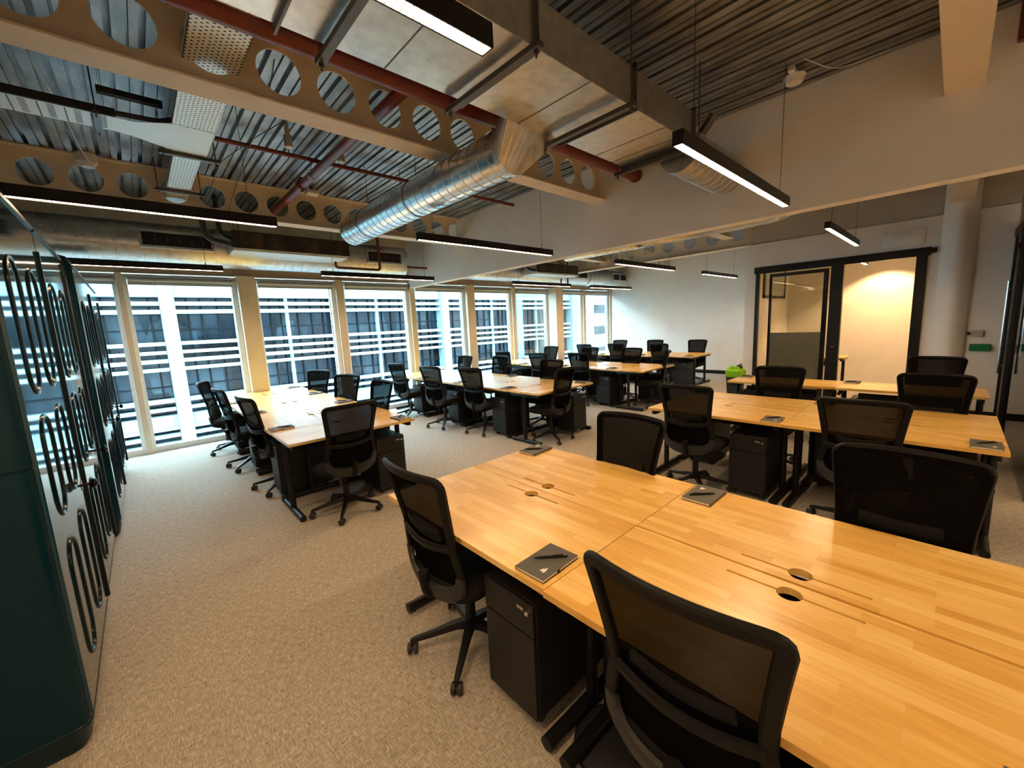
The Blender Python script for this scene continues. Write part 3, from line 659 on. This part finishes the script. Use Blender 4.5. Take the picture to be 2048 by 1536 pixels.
# ------------------------------------------------------------------ lockers
def rrect(x0, x1, y0, y1, r, n=6):
    out = []
    for cx, cy, a in ((x1-r, y1-r, 0), (x0+r, y1-r, PI/2), (x0+r, y0+r, PI), (x1-r, y0+r, 3*PI/2)):
        out += [(cx+r*math.cos(a+PI/2*k/n), cy+r*math.sin(a+PI/2*k/n)) for k in range(n+1)]
    return out
def locker(label, x, y0, y1, H=2.36):
    # front faces +x at local x=0
    t = thing('locker', label, 'locker', (x, y0, 0), 0, 'glossy teal lockers on the left')
    L = y1-y0; D = .55
    bm = B()
    def ring(z, ins, r): return [(px, py, z) for px, py in rrect(-D+ins, -ins, ins, L-ins, r)]
    loft(bm, [ring(.0, .03, .04), ring(.03, .012, .05), ring(.10, 0, .05), ring(.104, -.003, .05), ring(.112, -.003, .05), ring(.116, 0, .05), ring(1.196, 0, .05), ring(1.199, .004, .05), ring(1.203, .004, .05), ring(1.206, 0, .05), ring(H-.06, 0, .05), ring(H-.03, .006, .05), ring(H-.01, .018, .05), ring(H, .04, .05)])
    obj('body', bm, 'teal_body', t, True)
    for i in range(2):
        a = .03+i*(L/2-.02); b = a+L/2-.04
        bm = B(); box(bm, -.012, .008, a, b, .14, H-.07, .004)
        dr = obj('door', bm, 'teal', t)
        bm = B()
        for z0, z1 in ((.25, .80), (.92, 1.36), (1.46, 2.02)):
            for c in (.28, .68):
                cy = a+(b-a)*c; hw = (b-a)*.10
                P = []
                for k in range(13): P.append((.007, cy+hw*math.cos(PI*k/12), z1-hw+hw*math.sin(PI*k/12)))
                for k in range(13): P.append((.007, cy-hw*math.cos(PI*k/12), z0+hw-hw*math.sin(PI*k/12)))
                P.append(P[0]); tube(bm, P, .009, 8)
        obj('pressed_loops', bm, 'trim', dr, True)
        bm = B(); ky = b-.12 if i == 0 else b-.2; kz = .87
        cyl(bm, (.006, ky, kz), (.045, ky, kz), .008, 12)
        tube(bm, [(.040, ky, kz), (.048, ky, kz), (.058, ky, kz), (.068, ky, kz), (.074, ky, kz)], [.012, .024, .028, .022, .006], 18)
        cyl(bm, (.004, ky, kz), (.010, ky, kz), .03, 18)
        obj('knob', bm, 'bronze', dr, True)
        bm = B(); box(bm, .004, .020, b-.008, b+.020, .13, H-.20, .004); obj('edge_strip', bm, 'black', dr)
        obj('top_strip', box(B(), .006, .016, a+.01, b-.01, H-.092, H-.078), 'black', dr)
    return t
locker('tall glossy teal locker nearest the camera at the left edge', -.345, 2.28, 4.50)
locker('tall glossy teal locker farther back, closer to the windows', -.31, 4.74, 7.25)

# ------------------------------------------------------------------ desk
def keyhole(cx, cy, r=.037, hl=.19, hw=.0055):
    a = math.asin(hw/r); P = []
    def arc(a0, a1, n=12): return [(cx+r*math.cos(a0+(a1-a0)*k/n), cy+r*math.sin(a0+(a1-a0)*k/n)) for k in range(n+1)]
    P += arc(a, PI-a); P += [(cx-hl, cy+hw), (cx-hl-.003, cy), (cx-hl, cy-hw)]
    P += arc(PI+a, 2*PI-a); P += [(cx+hl, cy-hw), (cx+hl+.003, cy), (cx+hl, cy+hw)]
    return P
def make_desk(Wd=1.197, Dp=.612):
    t = thing('desk', '', 'desk', (0, 0, 0))
    bm = B(); o_ = .003
    slab(bm, [(-Wd/2, -Dp/2), (Wd/2, -Dp/2), (Wd/2, Dp/2), (-Wd/2, Dp/2)], [keyhole(0, Dp/2-.065)], .705, .73)
    obj('tabletop', bm, 'wood', t)
    for s in (-1, 1):
        bm = B(); x = s*.55
        cyl(bm, (x, .02, .045), (x, .02, .66), .026, 16); cyl(bm, (x, .02, .36), (x, .02, .385), .030, 16)
        box(bm, x-.02, x+.02, -.27, .28, .66, .704, .003)
        leg = obj('leg', bm, 'black', t, True)
        bm = B(); cyl(bm, (x, -.275, .032), (x, .285, .032), .028, 16)
        for y in (-.24, .25): cyl(bm, (x, y, 0), (x, y, .014), .018, 12)
        obj('foot', bm, 'black', leg, True)
    bm = B(); box(bm, -.53, .53, .03, .06, .665, .70); box(bm, -.53, .53, -.15, -.12, .675, .70); obj('frame_rail', bm, 'black', t)
    bm = B(); box(bm, -.4, .4, .14, .143, .56, .66); box(bm, -.4, .4, .14, .27, .56, .563); box(bm, -.4, .4, .267, .27, .56, .62); obj('cable_basket', bm, 'black', t)
    return t
def make_pedestal():
    t = thing('pedestal', '', 'drawer unit', (0, 0, 0))
    w_, dpt, h = .15, .5, .575
    obj('body', box(B(), -w_, w_, .018, dpt, .055, h, .004), 'ped', t)
    for z0, z1 in ((.43, .572), (.058, .424)):
        dr = obj('drawer', box(B(), -w_+.002, w_-.002, 0, .018, z0, z1, .003), 'ped', t)
    bm = B(); cyl(bm, (.118, -.006, .53), (.118, .002, .53), .010, 14); cyl(bm, (.118, -.010, .53), (.118, -.006, .53), .006, 12)
    lock = obj('lock', bm, 'chrome', t, True)
    bm = B()
    for i in range(4): box(bm, .060+i*.010, .064+i*.010, -.0012, .001, .528, .540)
    obj('lock_code_wheels', bm, 'white', t)
    for x in (-.11, .11):
        for y in (.06, .44):
            bm = B(); cyl(bm, (x-.012, y, .026), (x+.012, y, .026), .026, 14); box(bm, x-.018, x+.018, y-.018, y+.018, .04, .056); obj('caster', bm, 'rubber', t, True)
    return t
def make_notebook():
    t = thing('notebook', '', 'notebook', (0, 0, 0))
    bm = B(); box(bm, -.068, .066, -.1025, .1025, .0022, .0125); obj('pages', bm, 'paper', t)
    bm = B(); box(bm, -.07, .07, -.105, .105, .0125, .0148, .001); box(bm, -.07, .07, -.105, .105, 0, .0022, .001); box(bm, -.071, -.068, -.105, .105, .0, .0148, .001)
    cv = obj('cover', bm, 'cover', t)
    bm = B(); box(bm, .066, .072, -.02, -.012, .0, .0148); obj('ribbon', bm, 'black', t)
    bm = B()   # small white emblem of stacked strokes forming a spire
    for a, b, c, d_ in ((-.004, .012, -.018, -.004), (.002, .012, -.028, -.012), (-.012, .004, -.024, -.012), (.0, .010, -.012, -.002)):
        vs = [bm.verts.new((x, y, .0152)) for x, y in ((a, c), (b, c+.005), ((a+b)/2, d_+.012))]; bm.faces.new(vs)
    for v in bm.verts: v.co.x += .030; v.co.y -= .045
    obj('emblem', bm, 'white', t)
    return t
def make_pen():
    t = thing('pen', '', 'pen', (0, 0, 0))
    obj('barrel', tube(B(), [(-.065, 0, .0045), (-.058, 0, .005), (-.04, 0, .0058), (.05, 0, .0058), (.052, 0, .0042), (.066, 0, .0042)], [.0012, .003, .005, .0052, .0038, .0038], 12), 'blackplastic', t, True)
    bm = B(); box(bm, .012, .050, -.0015, .0015, .0115, .0128); box(bm, .046, .050, -.0015, .0015, .009, .0128); obj('clip', bm, 'blackplastic', t)
    return t
# ------------------------------------------------------------------ chair
def make_chair():
    t = thing('office_chair', '', 'office chair', (0, 0, 0))
    def hw(z):   # half width of the back outline
        pts = [(.40, .09), (.43, .15), (.47, .205), (.53, .236), (.61, .224), (.69, .205), (.78, .210), (.90, .226), (1.03, .246)]
        for (z0, w0), (z1, w1) in zip(pts, pts[1:]):
            if z <= z1: return w0+(w1-w0)*max(0, (z-z0)/(z1-z0))
        return pts[-1][1]
    def yb(u, z):
        base = -.240-(.085*((z-.70)/.335)**1.15 if z > .70 else 0)+(.03*((.70-z)/.25)**1.6 if z < .70 else 0)
        return base+.8*u*u
    def strip(bm, path, wdt, dep, closed=False):
        P = [Vector((u, yb(u, z)+off, z)) for u, z, off in path]; n = len(P); rings = []
        for i in range(n):
            a = P[(i-1) % n] if closed else P[max(i-1, 0)]; b = P[(i+1) % n] if closed else P[min(i+1, n-1)]
            tg = (b-a).normalized(); nr = Vector((-1.6*P[i].x, 1, .3)).normalized(); sd = tg.cross(nr).normalized(); nr = sd.cross(tg).normalized()
            w_ = wdt[i] if isinstance(wdt, list) else wdt
            c = [(-1, -1), (-.8, -1.0), (.8, -1.0), (1, -1), (1, 1), (-1, 1)]
            c = [(-1, -.5), (-.7, -1), (.7, -1), (1, -.5), (1, .5), (.7, 1), (-.7, 1), (-1, .5)]
            rings.append([P[i]+sd*(q[0]*w_/2)+nr*(q[1]*dep/2) for q in c])
        if closed: rings.append(rings[0]); loft(bm, rings, False)
        else: loft(bm, rings)
    # outer frame loop: up one side, across the top, down the other, around the bottom
    def side(s, z0, z1, n): return [(s*(hw(z0+(z1-z0)*k/n)-.016), z0+(z1-z0)*k/n, 0) for k in range(n+1)]
    bm = B()
    path = side(1, .53, 1.005, 15); wd = [.034]*len(path)
    path += [(.224, 1.015, 0), (.217, 1.024, 0), (.206, 1.029, 0), (.19, 1.031, 0)]+[(.18-.36*k/10, 1.032+.004*math.sin(PI*k/10), 0) for k in range(1, 10)]+[(-.19, 1.031, 0), (-.206, 1.029, 0), (-.217, 1.024, 0), (-.224, 1.015, 0)]
    path += side(-1, 1.005, .53, 15)
    strip(bm, path, .040, .024)
    fr = obj('backrest_frame', bm, 'blackplastic', t, True)
    # cross band under the netting
    bm = B(); strip(bm, [(-.19+.38*k/12, .695-.02*math.sin(PI*k/12), -.006) for k in range(13)], .042, .02)
    obj('lumbar_band', bm, 'blackplastic', t, True)
    bm = B(); strip(bm, [(-.13+.26*k/10, .75-.012*math.sin(PI*k/10), .012) for k in range(11)], .05, .02); obj('lumbar_pad', bm, 'fabric', t, True)
    # lower yoke, the grey smile-shaped cradle
    bm = B(); Y = []; wy = []
    for k in range(21):
        a = PI*k/20; c = math.cos(a); s = math.sin(a)
        u = (abs(c)**.72)*(1 if c > 0 else -1)*.214; z = .560-.125*s**.8; Y.append((u, z, -.004-.012*s)); wy.append(.042+.050*s)
    strip(bm, Y, wy, .030); obj('yoke', bm, 'greyplastic', t, True)
    # netting
    bm = B(); nz, nu = 22, 12; G = []
    for i in range(nz+1):
        z = .48+(1.036-.48)*i/nz; h_ = hw(z)-.003-(max(0, z-1.0)/.036)**2*.03; G.append([bm.verts.new((h_*(-1+2*j/nu), yb(h_*(-1+2*j/nu), z)+.0135, z)) for j in range(nu+1)])
    for i in range(nz):
        for j in range(nu): bm.faces.new((G[i][j], G[i][j+1], G[i+1][j+1], G[i+1][j]))
    obj('back_netting', bm, 'net', t, True)
    bm = B(); G = []
    for i in range(9):
        z = .46+(.695-.46)*i/8; h_ = hw(z)-.01; G.append([bm.verts.new((h_*(-1+2*j/nu), yb(h_*(-1+2*j/nu), z)+.018, z)) for j in range(nu+1)])
    for i in range(8):
        for j in range(nu): bm.faces.new((G[i][j], G[i][j+1], G[i+1][j+1], G[i+1][j]))
    obj('lower_back_cloth', bm, 'fabric', t, True)
    # seat
    bm = B()
    def sr(z, ins): return [(x, y, z-.018*max(0, (y-.12)/.14)**2) for x, y in rrect(-.245+ins, .245-ins, -.215+ins, .265-ins, .09, 6)]
    loft(bm, [sr(.415, .03), sr(.425, .008), sr(.450, 0), sr(.475, .004), sr(.492, .02), sr(.500, .06), sr(.502, .12)]); obj('seat', bm, 'fabric', t, True)
    obj('seat_pan', loft(B(), [[(x, y, z) for x, y in rrect(-.19, .19, -.17, .2, .06)] for z in (.40, .416)]), 'blackplastic', t)
    bm = B(); box(bm, -.075, .075, -.13, .10, .345, .402, .012); tube(bm, bend([(0, -.10, .37), (0, -.24, .40), (0, -.255, .53)], .06), .026, 8); tube(bm, [(.07, 0, .375), (.24, .01, .38)], .006, 8); box(bm, .22, .26, -.005, .025, .372, .388, .004)
    obj('tilt_mechanism', bm, 'blackplastic', t, True)
    bm = B(); cyl(bm, (0, 0, .10), (0, 0, .26), .028, 18); cyl(bm, (0, 0, .26), (0, 0, .35), .014, 14); obj('gas_lift', bm, 'black', t, True)
    for k in range(5):
        a = 2*PI*k/5+.35; ca, sa = math.cos(a), math.sin(a)
        bm = B(); R_ = Matrix.Rotation(a, 4, 'Z'); rings = []
        for r_, z_, w_, h_ in ((.012, .125, .030, .052), (.08, .120, .024, .040), (.20, .092, .018, .028), (.295, .076, .014, .022), (.315, .072, .010, .016)):
            rings.append([R_ @ Vector((r_, y*w_, z_+z*h_/1)) for y, z in ((-1, -.4), (-.7, .4), (.7, .4), (1, -.4), (.6, -.6), (-.6, -.6))])
        loft(bm, rings); leg = obj('leg', bm, 'black', t, True)
        bm = B(); cr = a+1.1+k*1.7; c0 = Vector((.305*ca, .305*sa, .0275)); dr = Vector((math.cos(cr), math.sin(cr), 0))
        for s in (-1, 1): tube(bm, [c0+dr*s*.007, c0+dr*s*.010, c0+dr*s*.022, c0+dr*s*.026], [.026, .0275, .0275, .022], 18)
        cyl(bm, c0-dr*.008, c0+dr*.008, .012, 10); cyl(bm, c0+Vector((0, 0, .0)), c0+Vector((0, 0, .052)), .007, 8)
        obj('caster', bm, 'rubber', leg, True)
    return t
desk0, ped0, nb0, pen0, ch0 = make_desk(), make_pedestal(), make_notebook(), make_pen(), make_chair()
used = {}
def inst(proto, loc, rz, label, group):
    if proto.name not in used:
        used[proto.name] = 1; o = proto; o.location = loc; o.rotation_euler = (0, 0, rz); o['label'] = label; o['group'] = group; return o
    return dup(proto, label, loc, rz, group)
def rot(x, y, a): return (x*math.cos(a)-y*math.sin(a), x*math.sin(a)+y*math.cos(a))
ordw = ['nearest', 'second', 'third', 'fourth', 'fifth']
def place_desk(cx, cy, a, where, ped=True, nb=True, jx=0, jy=0):
    inst(desk0, (cx, cy, 0), a, 'wooden desk, '+where, 'butcher-block desks')
    if ped:
        dx, dy = rot(.335, -.255, a); inst(ped0, (cx+dx, cy+dy, 0), a, 'black pedestal, '+where, 'black pedestals under the desks')
    if nb:
        dx, dy = rot(.505+jx, -.185+jy, a); th = a+random.uniform(-.06, .06); dd = a
        inst(nb0, (cx+dx, cy+dy, .7302), th, 'grey notebook, '+where, 'grey notebooks on the desks')
        px, py = rot(.0, .02, th); inst(pen0, (cx+dx+px, cy+dy+py, .7302+.0150), th+PI*.5-.75, 'black pen, '+where, 'black pens on the notebooks')
def bench(name, x0, xm, x1, ys, left=True, right=True, step=0):
    n = len(ys)
    for i, y in enumerate(ys):
        w_ = ordw[i] if n > 1 else 'only'
        sfx = '%s desk from camera' % w_ if i else 'nearest the camera'
        if left: place_desk((x0+xm)/2+(step if i == 0 else 0), y, -PI/2, 'left side of %s, %s' % (name, sfx))
        if right: place_desk((xm+x1)/2, y, PI/2, 'right side of %s, %s' % (name, sfx))
bench('the front desk block', .925, 1.542, 2.16, [.3, 1.5], step=-.008)
bench('the desk block by the teal lockers', .82, 1.437, 2.055, [4.98, 6.18, 7.37])
place_desk(1.425, 4.06, 0, 'end desk of the block by the teal lockers')
bench('the desk block under the middle wall', 3.78, 4.395, 5.01, [4.86, 6.06, 7.26])
place_desk(4.38, 3.94, 0, 'end desk of the block under the middle wall')
bench('the third window desk block', 6.46, 7.075, 7.69, [4.86, 6.06, 7.26])
place_desk(7.05, 3.94, 0, 'end desk of the third window block')
bench('the farthest desk block', 9.24, 9.86, 10.48, [4.62, 5.82, 7.02])
bench('the right-hand desk block', 3.815, 4.43, 5.045, [.3, 1.5])
bench('the row before the glass room', 0, 6.02, 6.635, [.3, 1.5], left=False)
t_ = dup(desk0, 'desk inside the meeting room behind the glass front', (10.15, 1.96, 0), PI/2, 'butcher-block desks')

chairs = [  # back-top centre x, y, facing angle (0 = +y), label
 (.83, 1.62, -PI/2+.03, 'left side of the front desk block, farther from the camera'),
 (.84, .40, -PI/2+.02, 'left side of the front desk block, largest and nearest the camera'),
 (2.21, 1.34, PI/2-.03, 'right side of the front desk block, only its netting back showing'),
 (2.28, .09, PI/2-.02, 'far side of the front desk block, broad black back at the right'),
 (.74, 4.93, -PI/2+.15, 'left side of the block by the lockers, nearest of three'),
 (.66, 6.12, -PI/2+.10, 'left side of the block by the lockers, middle of three'),
 (.62, 7.30, -PI/2-.35, 'left side of the block by the lockers, nearest the window'),
 (2.12, 4.68, PI/2+.08, 'right side of the block by the lockers, nearest of three'),
 (2.15, 5.88, PI/2+.42, 'right side of the block by the lockers, middle of three'),
 (2.15, 7.12, PI/2+.45, 'right side of the block by the lockers, nearest the window'),
 (1.29, 3.52, .06, 'near end of the block by the lockers, facing the window'),
 (3.64, 4.93, -PI/2+.12, 'left side of the block under the middle wall, nearest of three'),
 (3.46, 5.78, -PI/2+.18, 'left side of the block under the middle wall, middle of three'),
 (3.50, 7.05, -PI/2+.15, 'left side of the block under the middle wall, nearest the window'),
 (4.27, 3.57, .12, 'near end of the block under the middle wall, facing the window'),
 (4.98, 4.46, PI/2+.05, 'right side of the block under the middle wall, nearest of three'),
 (5.25, 6.06, PI/2-.05, 'right side of the block under the middle wall, middle of three'),
 (5.05, 6.96, PI/2, 'right side of the block under the middle wall, nearest the window'),
 (6.37, 5.00, -PI/2+.05, 'left side of the third window block, nearest of three'),
 (6.15, 5.90, -PI/2+.08, 'left side of the third window block, middle of three'),
 (6.33, 7.22, -PI/2+.05, 'left side of the third window block, nearest the window'),
 (7.27, 3.60, .55, 'near end of the third window block, turned sideways'),
 (7.62, 4.55, PI/2, 'right side of the third window block, nearest of three'),
 (7.66, 5.66, PI/2, 'right side of the third window block, middle of three'),
 (7.88, 7.05, PI/2, 'right side of the third window block, nearest the window'),
 (9.20, 4.78, -PI/2, 'left side of the farthest block, nearest of three'),
 (9.14, 5.93, -PI/2, 'left side of the farthest block, middle of three'),
 (8.86, 6.75, -PI/2, 'left side of the farthest block, nearest the window'),
 (10.50, 4.40, PI/2, 'right side of the farthest block, nearest of three, before the far wall'),
 (10.55, 5.58, PI/2, 'right side of the farthest block, middle of three'),
 (10.60, 6.72, PI/2, 'right side of the farthest block, nearest the window'),
 (3.59, 1.61, -PI/2+.03, 'near side of the right-hand desk block, left of its front pedestal'),
 (3.56, .38, -PI/2+.02, 'near side of the right-hand desk block, right of its front pedestal'),
 (5.07, .07, PI/2, 'far side of the right-hand desk block, at its right'),
 (5.20, 1.27, PI/2, 'far side of the right-hand desk block, at its left'),
 (6.80, .10, PI/2, 'far side of the single desk row, before the black glass door post')]
for x, y, a, lab in chairs:
    q_ = 1.0 if a > .7 else .984
    x *= q_; y *= q_
    dx, dy = rot(0, .275, a)
    c = inst(ch0, (x+dx, y+dy, 0), a, 'black office chair, '+lab, 'black mesh office chairs')

# floor plate under the nearest chair
t = thing('floor_disc', 'round dark floor plate on the carpet under the front desks', 'floor plate', (1.17, .76, 0))
obj('plate', tube(B(), [(0, 0, 0), (0, 0, .010), (0, 0, .014)], [.175, .175, .168], 40), 'greyplastic', t, True)
obj('rim', tube(B(), [(.17*math.cos(2*PI*k/40), .17*math.sin(2*PI*k/40), .013) for k in range(41)], .004, 6), 'black', t, True)
# bin with a green caddy
t = thing('waste_bin', 'dark grey waste bin behind the single desk row', 'bin', (7.12, 2.36, 0))
bm = B(); loft(bm, [[(x, y, z) for x, y in rrect(-.10+i_, .10-i_, -.115+i_, .115-i_, .03)] for z, i_ in ((0, .03), (.60, 0), (.62, -.006), (.64, -.006))]); obj('body', bm, 'greyplastic', t)
t = thing('green_caddy', 'bright lime plastic bin lid sitting on the dark bin by the far wall corner', 'bin lid', (7.12, 2.36, .64))
bm = B(); loft(bm, [[(x, y, z) for x, y in rrect(-.115+i_, .115-i_, -.13+i_, .13-i_, .05)] for z, i_ in ((0, .005), (.02, -.005), (.10, .0), (.13, .03), (.135, .06))]); tube(bm, bend([(-.06, .07, .12), (-.05, .06, .16), (-.02, -.02, .135), (.02, -.06, .15)], .03), .028, 8)
obj('body', bm, 'green', t, True)
obj('flap', tube(B(), [(.0, -.09, .15), (.02, -.06, .175), (.02, -.01, .165)], [.02, .04, .015], 12), 'rubber', t, True)
